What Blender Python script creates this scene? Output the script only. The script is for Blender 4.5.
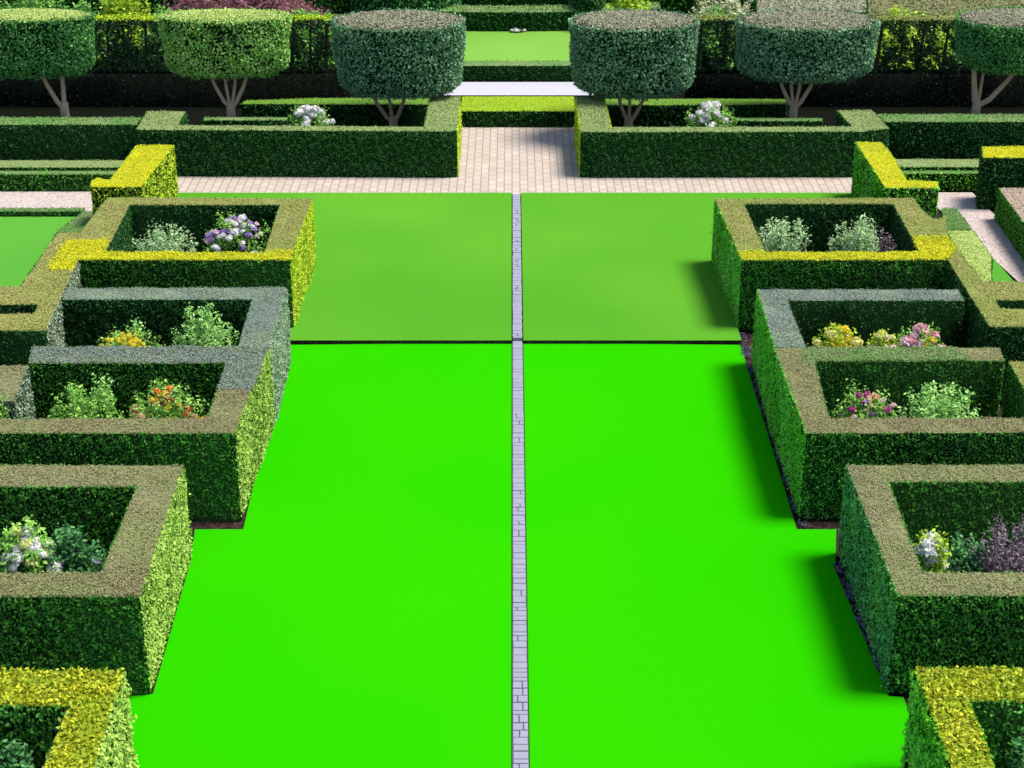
import bpy, math, random
import numpy as np
from mathutils import Vector, Matrix
from mathutils.geometry import tessellate_polygon

for o in list(bpy.data.objects): bpy.data.objects.remove(o)
S = bpy.context.scene
COL = S.collection
R = math.radians
rng = np.random.default_rng(7)
random.seed(7)

# ------------------------------------------------------------------ camera
cam = bpy.data.cameras.new('camera'); cam.lens = 59.77; cam.sensor_width = 36
cam.clip_start = .1; cam.clip_end = 600
co = bpy.data.objects.new('camera', cam); COL.objects.link(co)
co.location = (0, 0, 10.5); co.rotation_euler = (R(90-24.76), 0, 0)
S.camera = co

# ------------------------------------------------------------------ light
SUN_EL, SUN_AZ = 66, 84            # azimuth measured from +Y towards +X
w = bpy.data.worlds.new('World'); S.world = w; w.use_nodes = True
wn = w.node_tree; bg = wn.nodes['Background']
sky = wn.nodes.new('ShaderNodeTexSky'); sky.sky_type = 'NISHITA'; sky.sun_disc = False
sky.sun_elevation = R(SUN_EL); sky.sun_rotation = R(SUN_AZ)
wn.links.new(sky.outputs[0], bg.inputs[0]); bg.inputs[1].default_value = .15
sl = bpy.data.lights.new('sun', 'SUN'); sl.energy = 4.5; sl.angle = R(20); sl.color = (1, .96, .89)
so = bpy.data.objects.new('sun', sl); COL.objects.link(so)
d = Vector((math.sin(R(SUN_AZ))*math.cos(R(SUN_EL)), math.cos(R(SUN_AZ))*math.cos(R(SUN_EL)), math.sin(R(SUN_EL))))
so.rotation_euler = d.to_track_quat('Z', 'Y').to_euler(); so.location = (8, 8, 20)
S.view_settings.view_transform = 'Standard'; S.view_settings.look = 'None'
S.view_settings.exposure = 0.5; S.view_settings.gamma = 1

# ------------------------------------------------------------------ materials
def nodes(name):
    m = bpy.data.materials.new(name); m.use_nodes = True
    nt = m.node_tree; b = nt.nodes['Principled BSDF']
    return m, nt, b
def ramp(nt, stops, fac):
    r = nt.nodes.new('ShaderNodeValToRGB'); el = r.color_ramp.elements
    while len(el) < len(stops): el.new(.5)
    for e, (p, c) in zip(el, stops): e.position = p; e.color = (*c, 1)
    nt.links.new(fac, r.inputs[0]); return r.outputs[0]
def mix(nt, a, b, fac, mode='MIX'):
    n = nt.nodes.new('ShaderNodeMix'); n.data_type = 'RGBA'; n.blend_type = mode
    for i, v in ((0, fac), (6, a), (7, b)):
        if isinstance(v, (int, float)): n.inputs[i].default_value = v
        elif isinstance(v, tuple): n.inputs[i].default_value = (*v, 1)
        else: nt.links.new(v, n.inputs[i])
    return n.outputs[2]
def noise(nt, scale, detail=3, rough=.5, stretch=None):
    g = nt.nodes.new('ShaderNodeNewGeometry'); n = nt.nodes.new('ShaderNodeTexNoise')
    n.inputs['Scale'].default_value = scale; n.inputs['Detail'].default_value = detail
    n.inputs['Roughness'].default_value = rough
    src = g.outputs['Position']
    if stretch:
        mp = nt.nodes.new('ShaderNodeMapping'); mp.inputs['Scale'].default_value = stretch
        nt.links.new(src, mp.inputs[0]); src = mp.outputs[0]
    nt.links.new(src, n.inputs['Vector']); return n.outputs[0]
def bump(nt, b, h, strength, dist):
    n = nt.nodes.new('ShaderNodeBump'); n.inputs['Strength'].default_value = strength
    n.inputs['Distance'].default_value = dist
    nt.links.new(h, n.inputs['Height']); nt.links.new(n.outputs[0], b.inputs['Normal'])
MATS = {}
def leafmat(name, lo, mid, hi, alt=None, transl=.25, rough=.55, spec=.25, altscale=1.3):
    """leaf-to-leaf variation from the rnd attribute, patch variation (alt) from noise"""
    m, nt, b = nodes(name)
    a = nt.nodes.new('ShaderNodeAttribute'); a.attribute_name = 'rnd'
    c = ramp(nt, [(0, lo), (.5, mid), (1, hi)], a.outputs['Fac'])
    if alt:
        n = noise(nt, altscale, 4, .6)
        k = ramp(nt, [(.42, (0,0,0)), (.62, (1,1,1))], n)
        c = mix(nt, c, mix(nt, c, alt, .75), k)
    nt.links.new(c, b.inputs['Base Color']); b.inputs['Roughness'].default_value = rough
    b.inputs['Specular IOR Level'].default_value = spec
    t = nt.nodes.new('ShaderNodeBsdfTranslucent'); nt.links.new(c, t.inputs[0])
    ms = nt.nodes.new('ShaderNodeMixShader'); ms.inputs[0].default_value = transl
    nt.links.new(b.outputs[0], ms.inputs[1]); nt.links.new(t.outputs[0], ms.inputs[2])
    nt.links.new(ms.outputs[0], nt.nodes['Material Output'].inputs[0])
    MATS[name] = m; return m
def plain(name, c, rough=.8, spec=.2, var=None, scale=8):
    m, nt, b = nodes(name)
    if var: nt.links.new(mix(nt, c, var, noise(nt, scale, 5, .65)), b.inputs['Base Color'])
    else: b.inputs['Base Color'].default_value = (*c, 1)
    b.inputs['Roughness'].default_value = rough; b.inputs['Specular IOR Level'].default_value = spec
    MATS[name] = m; return m

# sides of hedges
leafmat('yew_side', (0.039,0.148,0.0128), (0.0779,0.296,0.0257), (0.148,0.562,0.0487), (0.0624,0.242,0.0234))
leafmat('dark_side', (0.0175,0.0756,0.0117), (0.035,0.151,0.0233), (0.0664,0.287,0.0443))
leafmat('lit_side', (0.091,0.182,0.0195), (0.286,0.468,0.052), (0.65,0.806,0.182), (0.52,0.676,0.13))  # sunlit copy of the hedge side: sun on lawn faces put into the colour
leafmat('lime_side', (0.13,0.234,0.013), (0.416,0.598,0.0195), (0.754,0.85,0.065), (0.65,0.78,0.026))  # lime of the golden hedge; elsewhere sunlight on a face put into the colour
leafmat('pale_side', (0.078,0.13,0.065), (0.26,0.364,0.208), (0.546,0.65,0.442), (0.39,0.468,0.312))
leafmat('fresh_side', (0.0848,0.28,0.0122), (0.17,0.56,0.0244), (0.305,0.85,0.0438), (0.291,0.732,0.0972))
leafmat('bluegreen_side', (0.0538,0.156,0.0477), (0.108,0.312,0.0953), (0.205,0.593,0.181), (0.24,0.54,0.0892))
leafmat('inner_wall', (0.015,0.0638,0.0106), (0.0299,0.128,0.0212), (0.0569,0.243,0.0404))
# clipped tops
leafmat('top_tan', (0.174,0.169,0.0763), (0.248,0.242,0.109), (0.31,0.302,0.136), (0.224,0.248,0.085), .15, .7)
leafmat('top_olive', (0.221,0.22,0.061), (0.316,0.314,0.0872), (0.395,0.393,0.109), (0.264,0.314,0.062), .15, .7)
leafmat('top_grey', (0.139,0.172,0.139), (0.198,0.246,0.198), (0.247,0.307,0.247), (0.211,0.273,0.162), .15, .7)
leafmat('top_brown', (0.166,0.151,0.0675), (0.237,0.216,0.0965), (0.296,0.27,0.121), (0.225,0.249,0.0922), .15, .7)
leafmat('top_yellow', (.36,.35,.0), (.60,.58,.002), (.78,.76,.02), (.46,.48,.01), .15, .7)
leafmat('top_gold', (.10,.14,.004), (.44,.46,.008), (.76,.76,.05), (.26,.36,.012), .25, .6, .25, 2.5)
leafmat('top_green', (0.0865,0.182,0.0384), (0.14,0.293,0.062), (0.188,0.396,0.0837), (0.223,0.279,0.111), .15, .7)
leafmat('top_lime', (.16,.28,.004), (.40,.56,.008), (.60,.75,.03), None, .2, .7)
leafmat('top_pale', (0.185,0.24,0.078), (0.246,0.319,0.104), (0.296,0.383,0.125), None, .15, .7)
leafmat('top_pink', (.28,.20,.14), (.52,.40,.30), (.70,.56,.45), None, .1, .8)
leafmat('vivid_side', (.05,.22,.012), (.12,.46,.03), (.26,.66,.09), (.18,.55,.04))
leafmat('strip_top', (.09,.20,.012), (.17,.33,.03), (.26,.44,.06), None, .15, .7)
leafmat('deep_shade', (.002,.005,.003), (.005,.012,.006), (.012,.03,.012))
plain('black_soil', (.004,.006,.004), 1, 0, (.008,.009,.006), 5)  # ground and hedge core behind the trees, deep shade painted in as near-black
# trees, bushes
leafmat('crown_teal', (0.0428,0.122,0.058), (0.15,0.32,0.16), (0.428,0.685,0.362), (0.107,0.265,0.116))
leafmat('crown_dark', (0.0276,0.128,0.027), (0.103,0.357,0.0739), (0.321,0.714,0.162), (0.0689,0.255,0.0673))
leafmat('crown_green', (0.0785,0.24,0.0286), (0.315,0.72,0.0952), (0.85,0.85,0.286), (0.262,0.533,0.114))
leafmat('crown_top_grey', (0.246,0.242,0.153), (0.307,0.304,0.192), (0.368,0.364,0.23), None, .1, .8)
leafmat('crown_top_lime', (0.325,0.405,0.108), (0.433,0.54,0.144), (0.52,0.648,0.173), None, .1, .8)
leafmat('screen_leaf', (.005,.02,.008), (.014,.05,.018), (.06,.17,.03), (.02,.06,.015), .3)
leafmat('crimson', (0.1,0.03,0.04), (0.26,0.09,0.11), (0.42,0.19,0.21), (0.2,0.09,0.08))
leafmat('yellow_bush', (.14,.28,.005), (.38,.58,.02), (.65,.78,.08), None, .35)
leafmat('cream_bush', (.20,.24,.08), (.45,.48,.24), (.70,.70,.48), None, .25)
leafmat('green_bush', (0.054,0.162,0.0135), (0.162,0.405,0.0405), (0.351,0.648,0.135), (0.081,0.243,0.0405), .3)
leafmat('sage', (0.127,0.238,0.0864), (0.34,0.535,0.216), (0.709,0.85,0.454), None, .3)
leafmat('herb', (0.0594,0.178,0.0189), (0.194,0.446,0.0567), (0.475,0.772,0.142), None, .3)
leafmat('mint', (0.0884,0.254,0.0437), (0.252,0.536,0.11), (0.56,0.807,0.233), None, .3)
leafmat('deep_leaf', (0.0178,0.0891,0.0243), (0.052,0.208,0.0486), (0.149,0.386,0.106), None, .25)
leafmat('lavender_leaf', (0.062,0.05,0.055), (0.149,0.11,0.125), (0.279,0.21,0.24), None, .2)
leafmat('purple_tips', (0.112,0.052,0.0992), (0.208,0.104,0.174), (0.36,0.221,0.298), None, .2)
plain('core_dark', (.006,.020,.006), 1, 0, (.010,.032,.008), 14)
plain('bark', (.40,.27,.16), .85, .2, (.58,.43,.27), 14)
plain('twig', (.05,.05,.03), .9, .1)
PET = {}
for n, c in dict(white=(.82,.80,.76), pink=(.75,.36,.42), lilac=(.40,.25,.58), yellow=(.80,.66,.05), lemon=(.78,.76,.28),
                 orange=(.78,.25,.06), peach=(.80,.48,.30), red=(.55,.06,.05), magenta=(.45,.05,.25), blush=(.80,.58,.60)).items():
    PET[n] = leafmat('petal_'+n, c, c, c, tuple(v*.85 for v in c), .3, .6, .15, 30)

def lawn_mat(name, c, c2, c3):
    m, nt, b = nodes(name)
    k = ramp(nt, [(.35, (0,0,0)), (.68, (1,1,1))], noise(nt, .22, 2))
    k2 = ramp(nt, [(.35, (0,0,0)), (.7, (1,1,1))], noise(nt, 60, 3, .7))
    cc = mix(nt, mix(nt, c, c2, k), c3, mix(nt, (0,0,0), (.42,.42,.42), k2))
    nt.links.new(cc, b.inputs['Base Color']); b.inputs['Roughness'].default_value = .9
    b.inputs['Specular IOR Level'].default_value = 0
    bump(nt, b, noise(nt, 90, 4, .75), .35, .012)
    return m
M_LOW = lawn_mat('lawn_bright', (.016,.365,.0004), (.024,.38,.0004), (.010,.29,.0004))
M_UP = lawn_mat('lawn_upper', (.062,.245,.014), (.09,.29,.020), (.04,.175,.01))
M_SIDE = lawn_mat('lawn_side', (.07,.25,.03), (.09,.28,.035), (.035,.21,.01))
M_FAR = lawn_mat('lawn_far', (.13,.28,.035), (.17,.33,.055), (.08,.27,.025))
def soil_mat():
    m, nt, b = nodes('soil')
    v = nt.nodes.new('ShaderNodeTexVoronoi'); v.inputs['Scale'].default_value = 35
    g = nt.nodes.new('ShaderNodeNewGeometry'); nt.links.new(g.outputs['Position'], v.inputs['Vector'])
    c = ramp(nt, [(0, (.012,.008,.007)), (.45, (.028,.016,.014)), (.9, (.075,.042,.036))], v.outputs['Color'])
    nt.links.new(c, b.inputs['Base Color']); b.inputs['Roughness'].default_value = .95
    b.inputs['Specular IOR Level'].default_value = .1
    bump(nt, b, v.outputs['Distance'], 1, .03); return m
M_SOIL = soil_mat()
def brick_mat(name, c1, c2, mort, bw, bh, ms, rot=90):
    m, nt, b = nodes(name)
    g = nt.nodes.new('ShaderNodeNewGeometry'); mp = nt.nodes.new('ShaderNodeMapping')
    mp.inputs['Rotation'].default_value = (0, 0, R(rot))
    nt.links.new(g.outputs['Position'], mp.inputs[0])
    t = nt.nodes.new('ShaderNodeTexBrick'); nt.links.new(mp.outputs[0], t.inputs['Vector'])
    t.inputs['Scale'].default_value = 1; t.inputs['Brick Width'].default_value = bw
    t.inputs['Row Height'].default_value = bh; t.inputs['Mortar Size'].default_value = ms
    t.inputs['Mortar Smooth'].default_value = .3; t.inputs['Bias'].default_value = .1
    t.inputs['Color1'].default_value = (*c1, 1); t.inputs['Color2'].default_value = (*c2, 1)
    t.inputs['Mortar'].default_value = (*mort, 1)
    k = ramp(nt, [(.3, (.85,.85,.85)), (.7, (1,1,1))], noise(nt, 2.2, 5, .65))
    nt.links.new(mix(nt, t.outputs['Color'], k, 1.0, 'MULTIPLY'), b.inputs['Base Color'])
    b.inputs['Roughness'].default_value = .85; b.inputs['Specular IOR Level'].default_value = .15
    inv = nt.nodes.new('ShaderNodeMath'); inv.operation = 'SUBTRACT'; inv.inputs[0].default_value = 1
    nt.links.new(t.outputs['Fac'], inv.inputs[1]); bump(nt, b, inv.outputs[0], .6, .012)
    return m
M_BRICK = brick_mat('brick_paving', (.48,.40,.335), (.43,.35,.29), (.29,.235,.19), .30, .155, .012)
M_GRAVEL = None
def gravel():
    m, nt, b = nodes('gravel')
    v = nt.nodes.new('ShaderNodeTexVoronoi'); v.inputs['Scale'].default_value = 28
    g = nt.nodes.new('ShaderNodeNewGeometry'); nt.links.new(g.outputs['Position'], v.inputs['Vector'])
    c = ramp(nt, [(0, (.25,.19,.165)), (.5, (.40,.325,.29)), (1, (.50,.42,.385))], v.outputs['Color'])
    nt.links.new(c, b.inputs['Base Color']); b.inputs['Roughness'].default_value = .95
    bump(nt, b, v.outputs['Distance'], .5, .01); return m
M_GRAVEL = gravel()
M_PALE = plain('pale_path', (.43,.415,.45), .8, .2, (.36,.34,.38), 5)
M_STONE = plain('strip_stone', (.27,.27,.33), .85, .2, (.19,.19,.235), 9)
M_JOINT = plain('strip_joint', (.10,.095,.10), 1, .05)

# ------------------------------------------------------------------ mesh helpers
def tag(o, label=None, cat=None, group=None, kind=None):
    for k, v in (('label', label), ('category', cat), ('group', group), ('kind', kind)):
        if v: o[k] = v
    return o
def link_mesh(name, verts, faces, mats, mi=None, rnd=None, parent=None, loc=(0,0,0), smooth=False):
    me = bpy.data.meshes.new(name)
    me.from_pydata(verts, [], faces)
    for m in mats: me.materials.append(m)
    if mi is not None: me.polygons.foreach_set('material_index', mi)
    if rnd is not None:
        a = me.attributes.new('rnd', 'FLOAT', 'FACE'); a.data.foreach_set('value', rnd)
    if smooth: me.polygons.foreach_set('use_smooth', [True]*len(me.polygons))
    me.update()
    o = bpy.data.objects.new(name, me); COL.objects.link(o); o.location = loc
    if parent: o.parent = parent
    return o
class Leaves:
    """collects leaf quads (numpy) and solid core faces, links them as one mesh"""
    def __init__(s): s.V = []; s.M = []; s.Rn = []; s.cv = []; s.cf = []; s.cm = []
    def add(s, P, N, size, mi, jit=.8, asp=.55, rlo=0, rhi=1, tdir=None):
        n = len(P)
        if n == 0: return
        N = N + rng.normal(0, jit, (n, 3)); N /= np.linalg.norm(N, axis=1)[:, None] + 1e-9
        T = rng.normal(0, 1, (n, 3))
        if tdir is not None: T = T*.6 + np.array(tdir)
        T -= (T*N).sum(1)[:, None]*N; T /= np.linalg.norm(T, axis=1)[:, None] + 1e-9
        B = np.cross(N, T); L = (size*rng.uniform(.6, 1.3, n))[:, None]
        q = np.stack([P-T*L*.5, P+B*L*asp*.5, P+T*L*.5, P-B*L*asp*.5], 1)
        s.V.append(q); s.M.append(np.full(n, mi)); s.Rn.append(rng.uniform(rlo, rhi, n))
    def core(s, verts, faces, mi):
        b = len(s.cv); s.cv += [tuple(v) for v in verts]
        s.cf += [tuple(b+i for i in f) for f in faces]; s.cm += [mi]*len(faces)
    def build(s, name, mats, parent=None, loc=(0,0,0)):
        V = np.concatenate(s.V).reshape(-1, 3) if s.V else np.zeros((0, 3))
        n4 = len(V)//4; nc = len(s.cv)
        off = np.array(loc if parent is None else parent.location)
        allv = np.concatenate([np.array(s.cv).reshape(-1, 3), V]) - off
        me = bpy.data.meshes.new(name)
        me.vertices.add(len(allv)); me.vertices.foreach_set('co', allv.astype('f').ravel())
        ltot = [len(f) for f in s.cf] + [4]*n4
        lv = np.concatenate([np.array([i for f in s.cf for i in f], dtype='i'), np.arange(nc, nc+4*n4, dtype='i')])
        ls = np.concatenate([[0], np.cumsum(ltot)[:-1]]).astype('i')
        me.loops.add(len(lv)); me.loops.foreach_set('vertex_index', lv.astype('i'))
        me.polygons.add(len(ltot)); me.polygons.foreach_set('loop_start', ls)
        me.polygons.foreach_set('material_index', np.concatenate([np.array(s.cm, dtype='i')] + [m.astype('i') for m in s.M]).astype('i'))
        me.update(calc_edges=True)
        a = me.attributes.new('rnd', 'FLOAT', 'FACE')
        a.data.foreach_set('value', np.concatenate([np.full(len(s.cf), .2)] + s.Rn).astype('f'))
        for m in mats: me.materials.append(MATS[m] if isinstance(m, str) else m)
        o = bpy.data.objects.new(name, me); COL.objects.link(o)
        if parent: o.parent = parent
        else: o.location = loc
        return o
def empty(name, loc):
    o = bpy.data.objects.new(name, None); o.empty_display_size = .3; COL.objects.link(o); o.location = loc
    return o
def inside(px, py, rings):
    c = np.zeros(len(px), bool)
    for r in rings:
        n = len(r)
        for i in range(n):
            x1, y1 = r[i]; x2, y2 = r[(i+1) % n]
            if y1 == y2: continue
            k = ((y1 > py) != (y2 > py)) & (px < (x2-x1)*(py-y1)/(y2-y1)+x1)
            c ^= k
    return c
def lump(P, a, k=1.0, ph=0.0):
    x, y, z = P[:, 0]*k+ph, P[:, 1]*k+ph*.7, P[:, 2]*k
    return a*(np.sin(x*5.1+y*3.3)+np.sin(y*6.7-z*4.9+1.3)+np.sin(z*7.3+x*6.1+.5)+.7*np.sin(x*13+y*15-z*12))/3
def area(r):
    return sum(r[i][0]*r[(i+1) % len(r)][1]-r[(i+1) % len(r)][0]*r[i][1] for i in range(len(r)))/2
HN = [0]
def hedge(name, label, rings, z1, side='yew_side', top='top_tan', z0=0, cat='hedge', group=None,
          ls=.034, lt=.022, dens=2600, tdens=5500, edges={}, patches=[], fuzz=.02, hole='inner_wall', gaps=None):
    """clipped hedge standing on its plan outline: solid dark core, leaves over sides and top.
    edges: {edge index of outer ring: style}; patches: [(polygon, style, part name, label)]"""
    HN[0] += 1; z1 = z1 + (HN[0] % 7)*.003
    if area(rings[0]) < 0: raise RuntimeError(name+' ring must run anticlockwise')
    rings = [rings[0]] + [r if area(r) < 0 else r[::-1] for r in rings[1:]]
    cx = sum(p[0] for p in rings[0])/len(rings[0]); cy = sum(p[1] for p in rings[0])/len(rings[0])
    root = empty(name, (cx, cy, z0)); tag(root, label, cat, group)
    mats = ['core_dark', side]; L = Leaves()
    def slot(m):
        if m not in mats: mats.append(m)
        return mats.index(m)
    ph = rng.uniform(0, 9)
    for ri, r in enumerate(rings):
        n = len(r)
        for i in range(n):
            (x1, y1), (x2, y2) = r[i], r[(i+1) % n]
            ln = math.hypot(x2-x1, y2-y1)
            if ln < .02: continue
            nx, ny = (y2-y1)/ln, -(x2-x1)/ln
            if max(y1, y2) > 13 and min(abs(x1)-y1*.33, abs(x2)-y2*.33) > 1.5: continue
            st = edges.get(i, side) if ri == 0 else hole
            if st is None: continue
            back = ny > .8          # faces away from the camera: coarse leaves are enough
            dn = dens*(.3 if back else 1)
            m = int(ln*(z1-z0)*dn)
            t = rng.uniform(0, 1, m); z = rng.uniform(z0+.02, z1+.01, m)
            P = np.stack([x1+(x2-x1)*t, y1+(y2-y1)*t, z], 1)
            Nn = np.tile([nx, ny, .25], (m, 1))
            d = rng.uniform(-.03, fuzz, m) + lump(P, .024, 1.3, ph) - .035*np.clip((z-z1+.06)/.07, 0, 1)**2
            # small gaps: leaves thin out low on the wall
            keep = rng.uniform(0, 1, m) < np.clip((z-z0)/(z1-z0)*2.2+.7, 0, 1)
            d = np.maximum(d, rng.uniform(-.004, .012, m)); st_ = rng.uniform(0, 1, m) < .012; d = np.where(st_, d+rng.uniform(.01, .05, m), d)
            P[:, 0] += nx*d; P[:, 1] += ny*d
            # leaf colour gathers in sprays: bright tips and painted-shade hollows a few leaves across
            g = np.sin(P[:,2]*31+np.sin((P[:,0]+P[:,1])*17+ph)*2)+np.sin((P[:,0]-P[:,1])*37+P[:,2]*11+ph)+rng.normal(0, .55, m)
            hi_ = keep & (g > .35); lo_ = keep & (g <= .35)
            L.add(P[hi_], Nn[hi_], ls*1.1, slot(st), .7, .55, .45, 1); L.add(P[lo_], Nn[lo_], ls, slot(st), .8, .55, 0, .5)
    # core prism, slightly inside the leaf skin
    g = .02
    tri = tessellate_polygon([[Vector((x, y, 0)) for x, y in r] for r in rings])
    flat = [p for r in rings for p in r]
    def ccw(t):
        a, b, c = (flat[i] for i in t)
        return tuple(t) if (b[0]-a[0])*(c[1]-a[1])-(b[1]-a[1])*(c[0]-a[0]) > 0 else tuple(t[::-1])
    tris = [ccw(t) for t in tri]
    L.core([(x, y, z1-.012) for x, y in flat], tris, 0)
    for r in rings:
        n = len(r); vs = [(x, y, z1-.012) for x, y in r]+[(x, y, z0-.05) for x, y in r]
        L.core(vs, [(i, n+i, n+(i+1) % n, (i+1) % n) for i in range(n)], 0)
    L.build('side_foliage', mats, root)
    # top
    xs = [p[0] for p in rings[0]]; ys = [p[1] for p in rings[0]]
    bx0, bx1, by0, by1 = max(min(xs), -17), min(max(xs), 17), min(ys), max(ys)
    m = int((bx1-bx0)*(by1-by0)*tdens)
    X = rng.uniform(bx0, bx1, m); Y = rng.uniform(by0, by1, m)
    k = inside(X, Y, rings); X, Y = X[k], Y[k]
    P = np.stack([X, Y, z1+rng.uniform(-.012, .010, len(X))*(3.2 if lt > .042 else 1)], 1); P[:, 2] += lump(P, .012, 1.1, ph)+.004
    used = np.zeros(len(X), bool)
    for poly, st, pname, plabel in patches:
        q = inside(X + rng.normal(0, .045, len(X)), Y + rng.normal(0, .045, len(X)), [poly]) & ~used; used |= q
        T = Leaves(); T.add(np.repeat(P[q],3,0)+rng.normal(0,.012,(3*q.sum(),3))*[1,1,.4]+[0,0,.004], np.tile([0, 0, 1.], (3*q.sum(), 1)), lt, 0, .55, .7)
        po = T.build(pname, [st], root)
        if plabel: po['label'] = plabel
    T = Leaves(); q = ~used
    T.core([(x, y, z1-.008) for x, y in flat], tris, 0)
    T.add(P[q], np.tile([0, 0, 1.], (q.sum(), 1)), lt, 0, .95 if lt > .042 else .55, .7)
    T.build('clipped_top', [top], root)
    return root
def sheet(name, poly, z, mat, depth=.0, kind='structure'):
    n = len(poly)
    if area(poly) < 0: poly = poly[::-1]
    v = [(x, y, z) for x, y in poly]; f = [tuple(range(n))]; mats = [mat]; mi = [0]
    if depth:
        v += [(x, y, z-depth) for x, y in poly]
        f += [(i, n+i, n+(i+1) % n, (i+1) % n) for i in range(n)]; mats.append(M_SOIL); mi += [1]*n
    o = link_mesh(name, v, f, mats, mi); o['kind'] = kind; return o

# ------------------------------------------------------------------ the ground
sheet('ground', [(-250,-60), (250,-60), (250,400), (-250,400)], -.03, M_SOIL)
sheet('far_grass', [(-250,46.2), (250,46.2), (250,400), (-250,400)], -.015, M_FAR)
low = [(-3.52, 24.19), (-3.34, 18.43), (-3.94, 18.43), (-3.86, 17.59), (-3.79, 14.93), (-4.05, 14.89)] + [(-4.1,8.0), (4.15,8.0)] + [(4.12, 14.87), (3.97, 14.89), (3.85, 17.47), (4.03, 18.43), (3.54, 18.43), (3.54, 24.19)]
XS = .085                                         # centre line of the paved strip
def halves(poly):
    L_ = [p for p in poly if p[0] < 0]; R_ = [p for p in poly if p[0] > 0]
    return L_, R_
lowL = [p for p in low if p[0] < 0] + [(XS-.092, 8.0), (XS-.092, 24.27)]
lowR = [p for p in low if p[0] > 0] + [(XS+.092, 24.27), (XS+.092, 8.0)]
sheet('front_lawn', lowL, .012, M_LOW, .05)
sheet('front_lawn', lowR[:], .012, M_LOW, .05)
upL = [(XS-.092,31.47), (-7.6,31.47), (-7.6,29.3), (-6.0,27.9), (-3.5,27.8), (-3.5,24.23), (XS-.092,24.23)]
upR = [(XS+.092,31.47), (XS+.092,24.23), (3.56,24.23), (3.56,27.8), (6.2,27.9), (6.9,29.3), (6.9,31.47)]
sheet('upper_lawn', upL, .07, M_UP, .10)
sheet('upper_lawn', upR, .07, M_UP, .10)
sheet('side_lawn', [(-13.42, 30.44), (-8.03, 30.44), (-8.22, 29.19), (-8.22, 26.44), (-11.76, 26.08)], .0, M_SIDE, .04)
sheet('side_lawn', [(8.43, 28.16), (8.51, 26.76), (7.84, 26.53)], .02, M_SIDE, .05)
sheet('planting_bed', [(-22,33.3), (-1.5,33.3), (-1.5,46), (-22,46)], .0, MATS['black_soil'])
sheet('planting_bed', [(1.7,33.3), (22,33.3), (22,46), (1.7,46)], .0, MATS['black_soil'])
sheet('far_lawn', [(-3.2,40.7), (3.4,40.7), (3.4,46.2), (-3.2,46.2)], .02, M_FAR)
# brick walk: the broad centre walk and the cross walk are one paved area
sheet('brick_walk', [(-1.3,32.6), (-6.9,32.6), (-6.9,31.49), (7.1,31.49), (7.1,32.6), (1.5,32.6), (1.5,36.2), (-1.3,36.2)], .03, M_BRICK, .06)
sheet('gravel_path', [(-15.86, 31.72), (-7.85, 31.72), (-7.58, 30.47), (-15.37, 30.59)], .012, M_GRAVEL, .04)
sheet('gravel_path', [(8.05, 31.66), (8.97, 31.66), (9.47, 24.81), (8.84, 24.81), (8.09, 30.7)], .012, M_GRAVEL, .04)
sheet('pale_path', [(-1.6,38.75), (1.9,38.75), (1.9,39.95), (-1.6,39.95)], .03, M_PALE, .03)

# the narrow stone strip between the lawns: one course of worn setts, laid end to end
def strip():
    v, f, mi = [], [], []
    def box(x0, x1, y0, y1, z0, z1, m, b=.006):
        k = len(v)
        v.extend([(x0,y0,z0),(x1,y0,z0),(x1,y1,z0),(x0,y1,z0),(x0,y0,z1-b),(x1,y0,z1-b),(x1,y1,z1-b),(x0,y1,z1-b),
                  (x0+b,y0+b,z1),(x1-b,y0+b,z1),(x1-b,y1-b,z1),(x0+b,y1-b,z1)])
        for q in ((0,1,5,4),(1,2,6,5),(2,3,7,6),(3,0,4,7),(4,5,9,8),(5,6,10,9),(6,7,11,10),(7,4,8,11),(8,9,10,11)):
            f.append(tuple(k+i for i in q)); mi.append(m)
    box(XS-.084, XS+.084, 8, 31.47, -.05, .018, 1, .001)
    y = 8.0
    while y < 31.35:
        h = random.uniform(.07, .16); zz = (.085 if y > 24.3 else .032)+random.uniform(-.003, .003)
        if random.random() < .16:
            c = random.uniform(-.03, .03)
            box(XS-.078, XS+c-.004, y, y+h-.012, .0, zz, 0); box(XS+c+.004, XS+.078, y, y+h-.012, .0, zz+.002, 0)
        else:
            box(XS-.078+random.uniform(0,.006), XS+.078-random.uniform(0,.006), y, y+h-random.uniform(.006,.016), .0, zz, 0)
        y += h
    o = link_mesh('paved_strip', v, f, [M_STONE, M_JOINT], mi); o['kind'] = 'structure'
strip()

# ------------------------------------------------------------------ bed enclosures
Z = 1.2
def rev(r): return r[::-1] if area(r) < 0 else r
# left column
A = rev([(-6.93, 27.8), (-6.99, 26.0), (-6.73, 24.75), (-3.45, 24.75), (-3.41, 27.73)])
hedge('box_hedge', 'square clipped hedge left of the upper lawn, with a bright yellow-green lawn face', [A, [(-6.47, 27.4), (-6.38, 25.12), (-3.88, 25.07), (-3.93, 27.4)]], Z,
      'yew_side', 'top_olive', edges={i: 'lime_side' for i in range(5) if min(A[i][0], A[(i+1)%5][0]) > -3.7},
      patches=[([(-7.12, 25.6), (-6.48, 25.69), (-6.44, 25.18), (-3.37, 25.16), (-3.31, 24.67), (-6.71, 24.67), (-6.69, 24.28), (-7.09, 24.33)], 'top_yellow', 'yellow_growth', 'bright yellow growth along the near top edge')])
B = rev([(-6.99, 26.02), (-7.35, 26.0), (-7.33, 23.62), (-8.97, 23.62), (-8.43, 21.94), (-6.53, 21.94), (-6.73, 24.75)])
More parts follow.
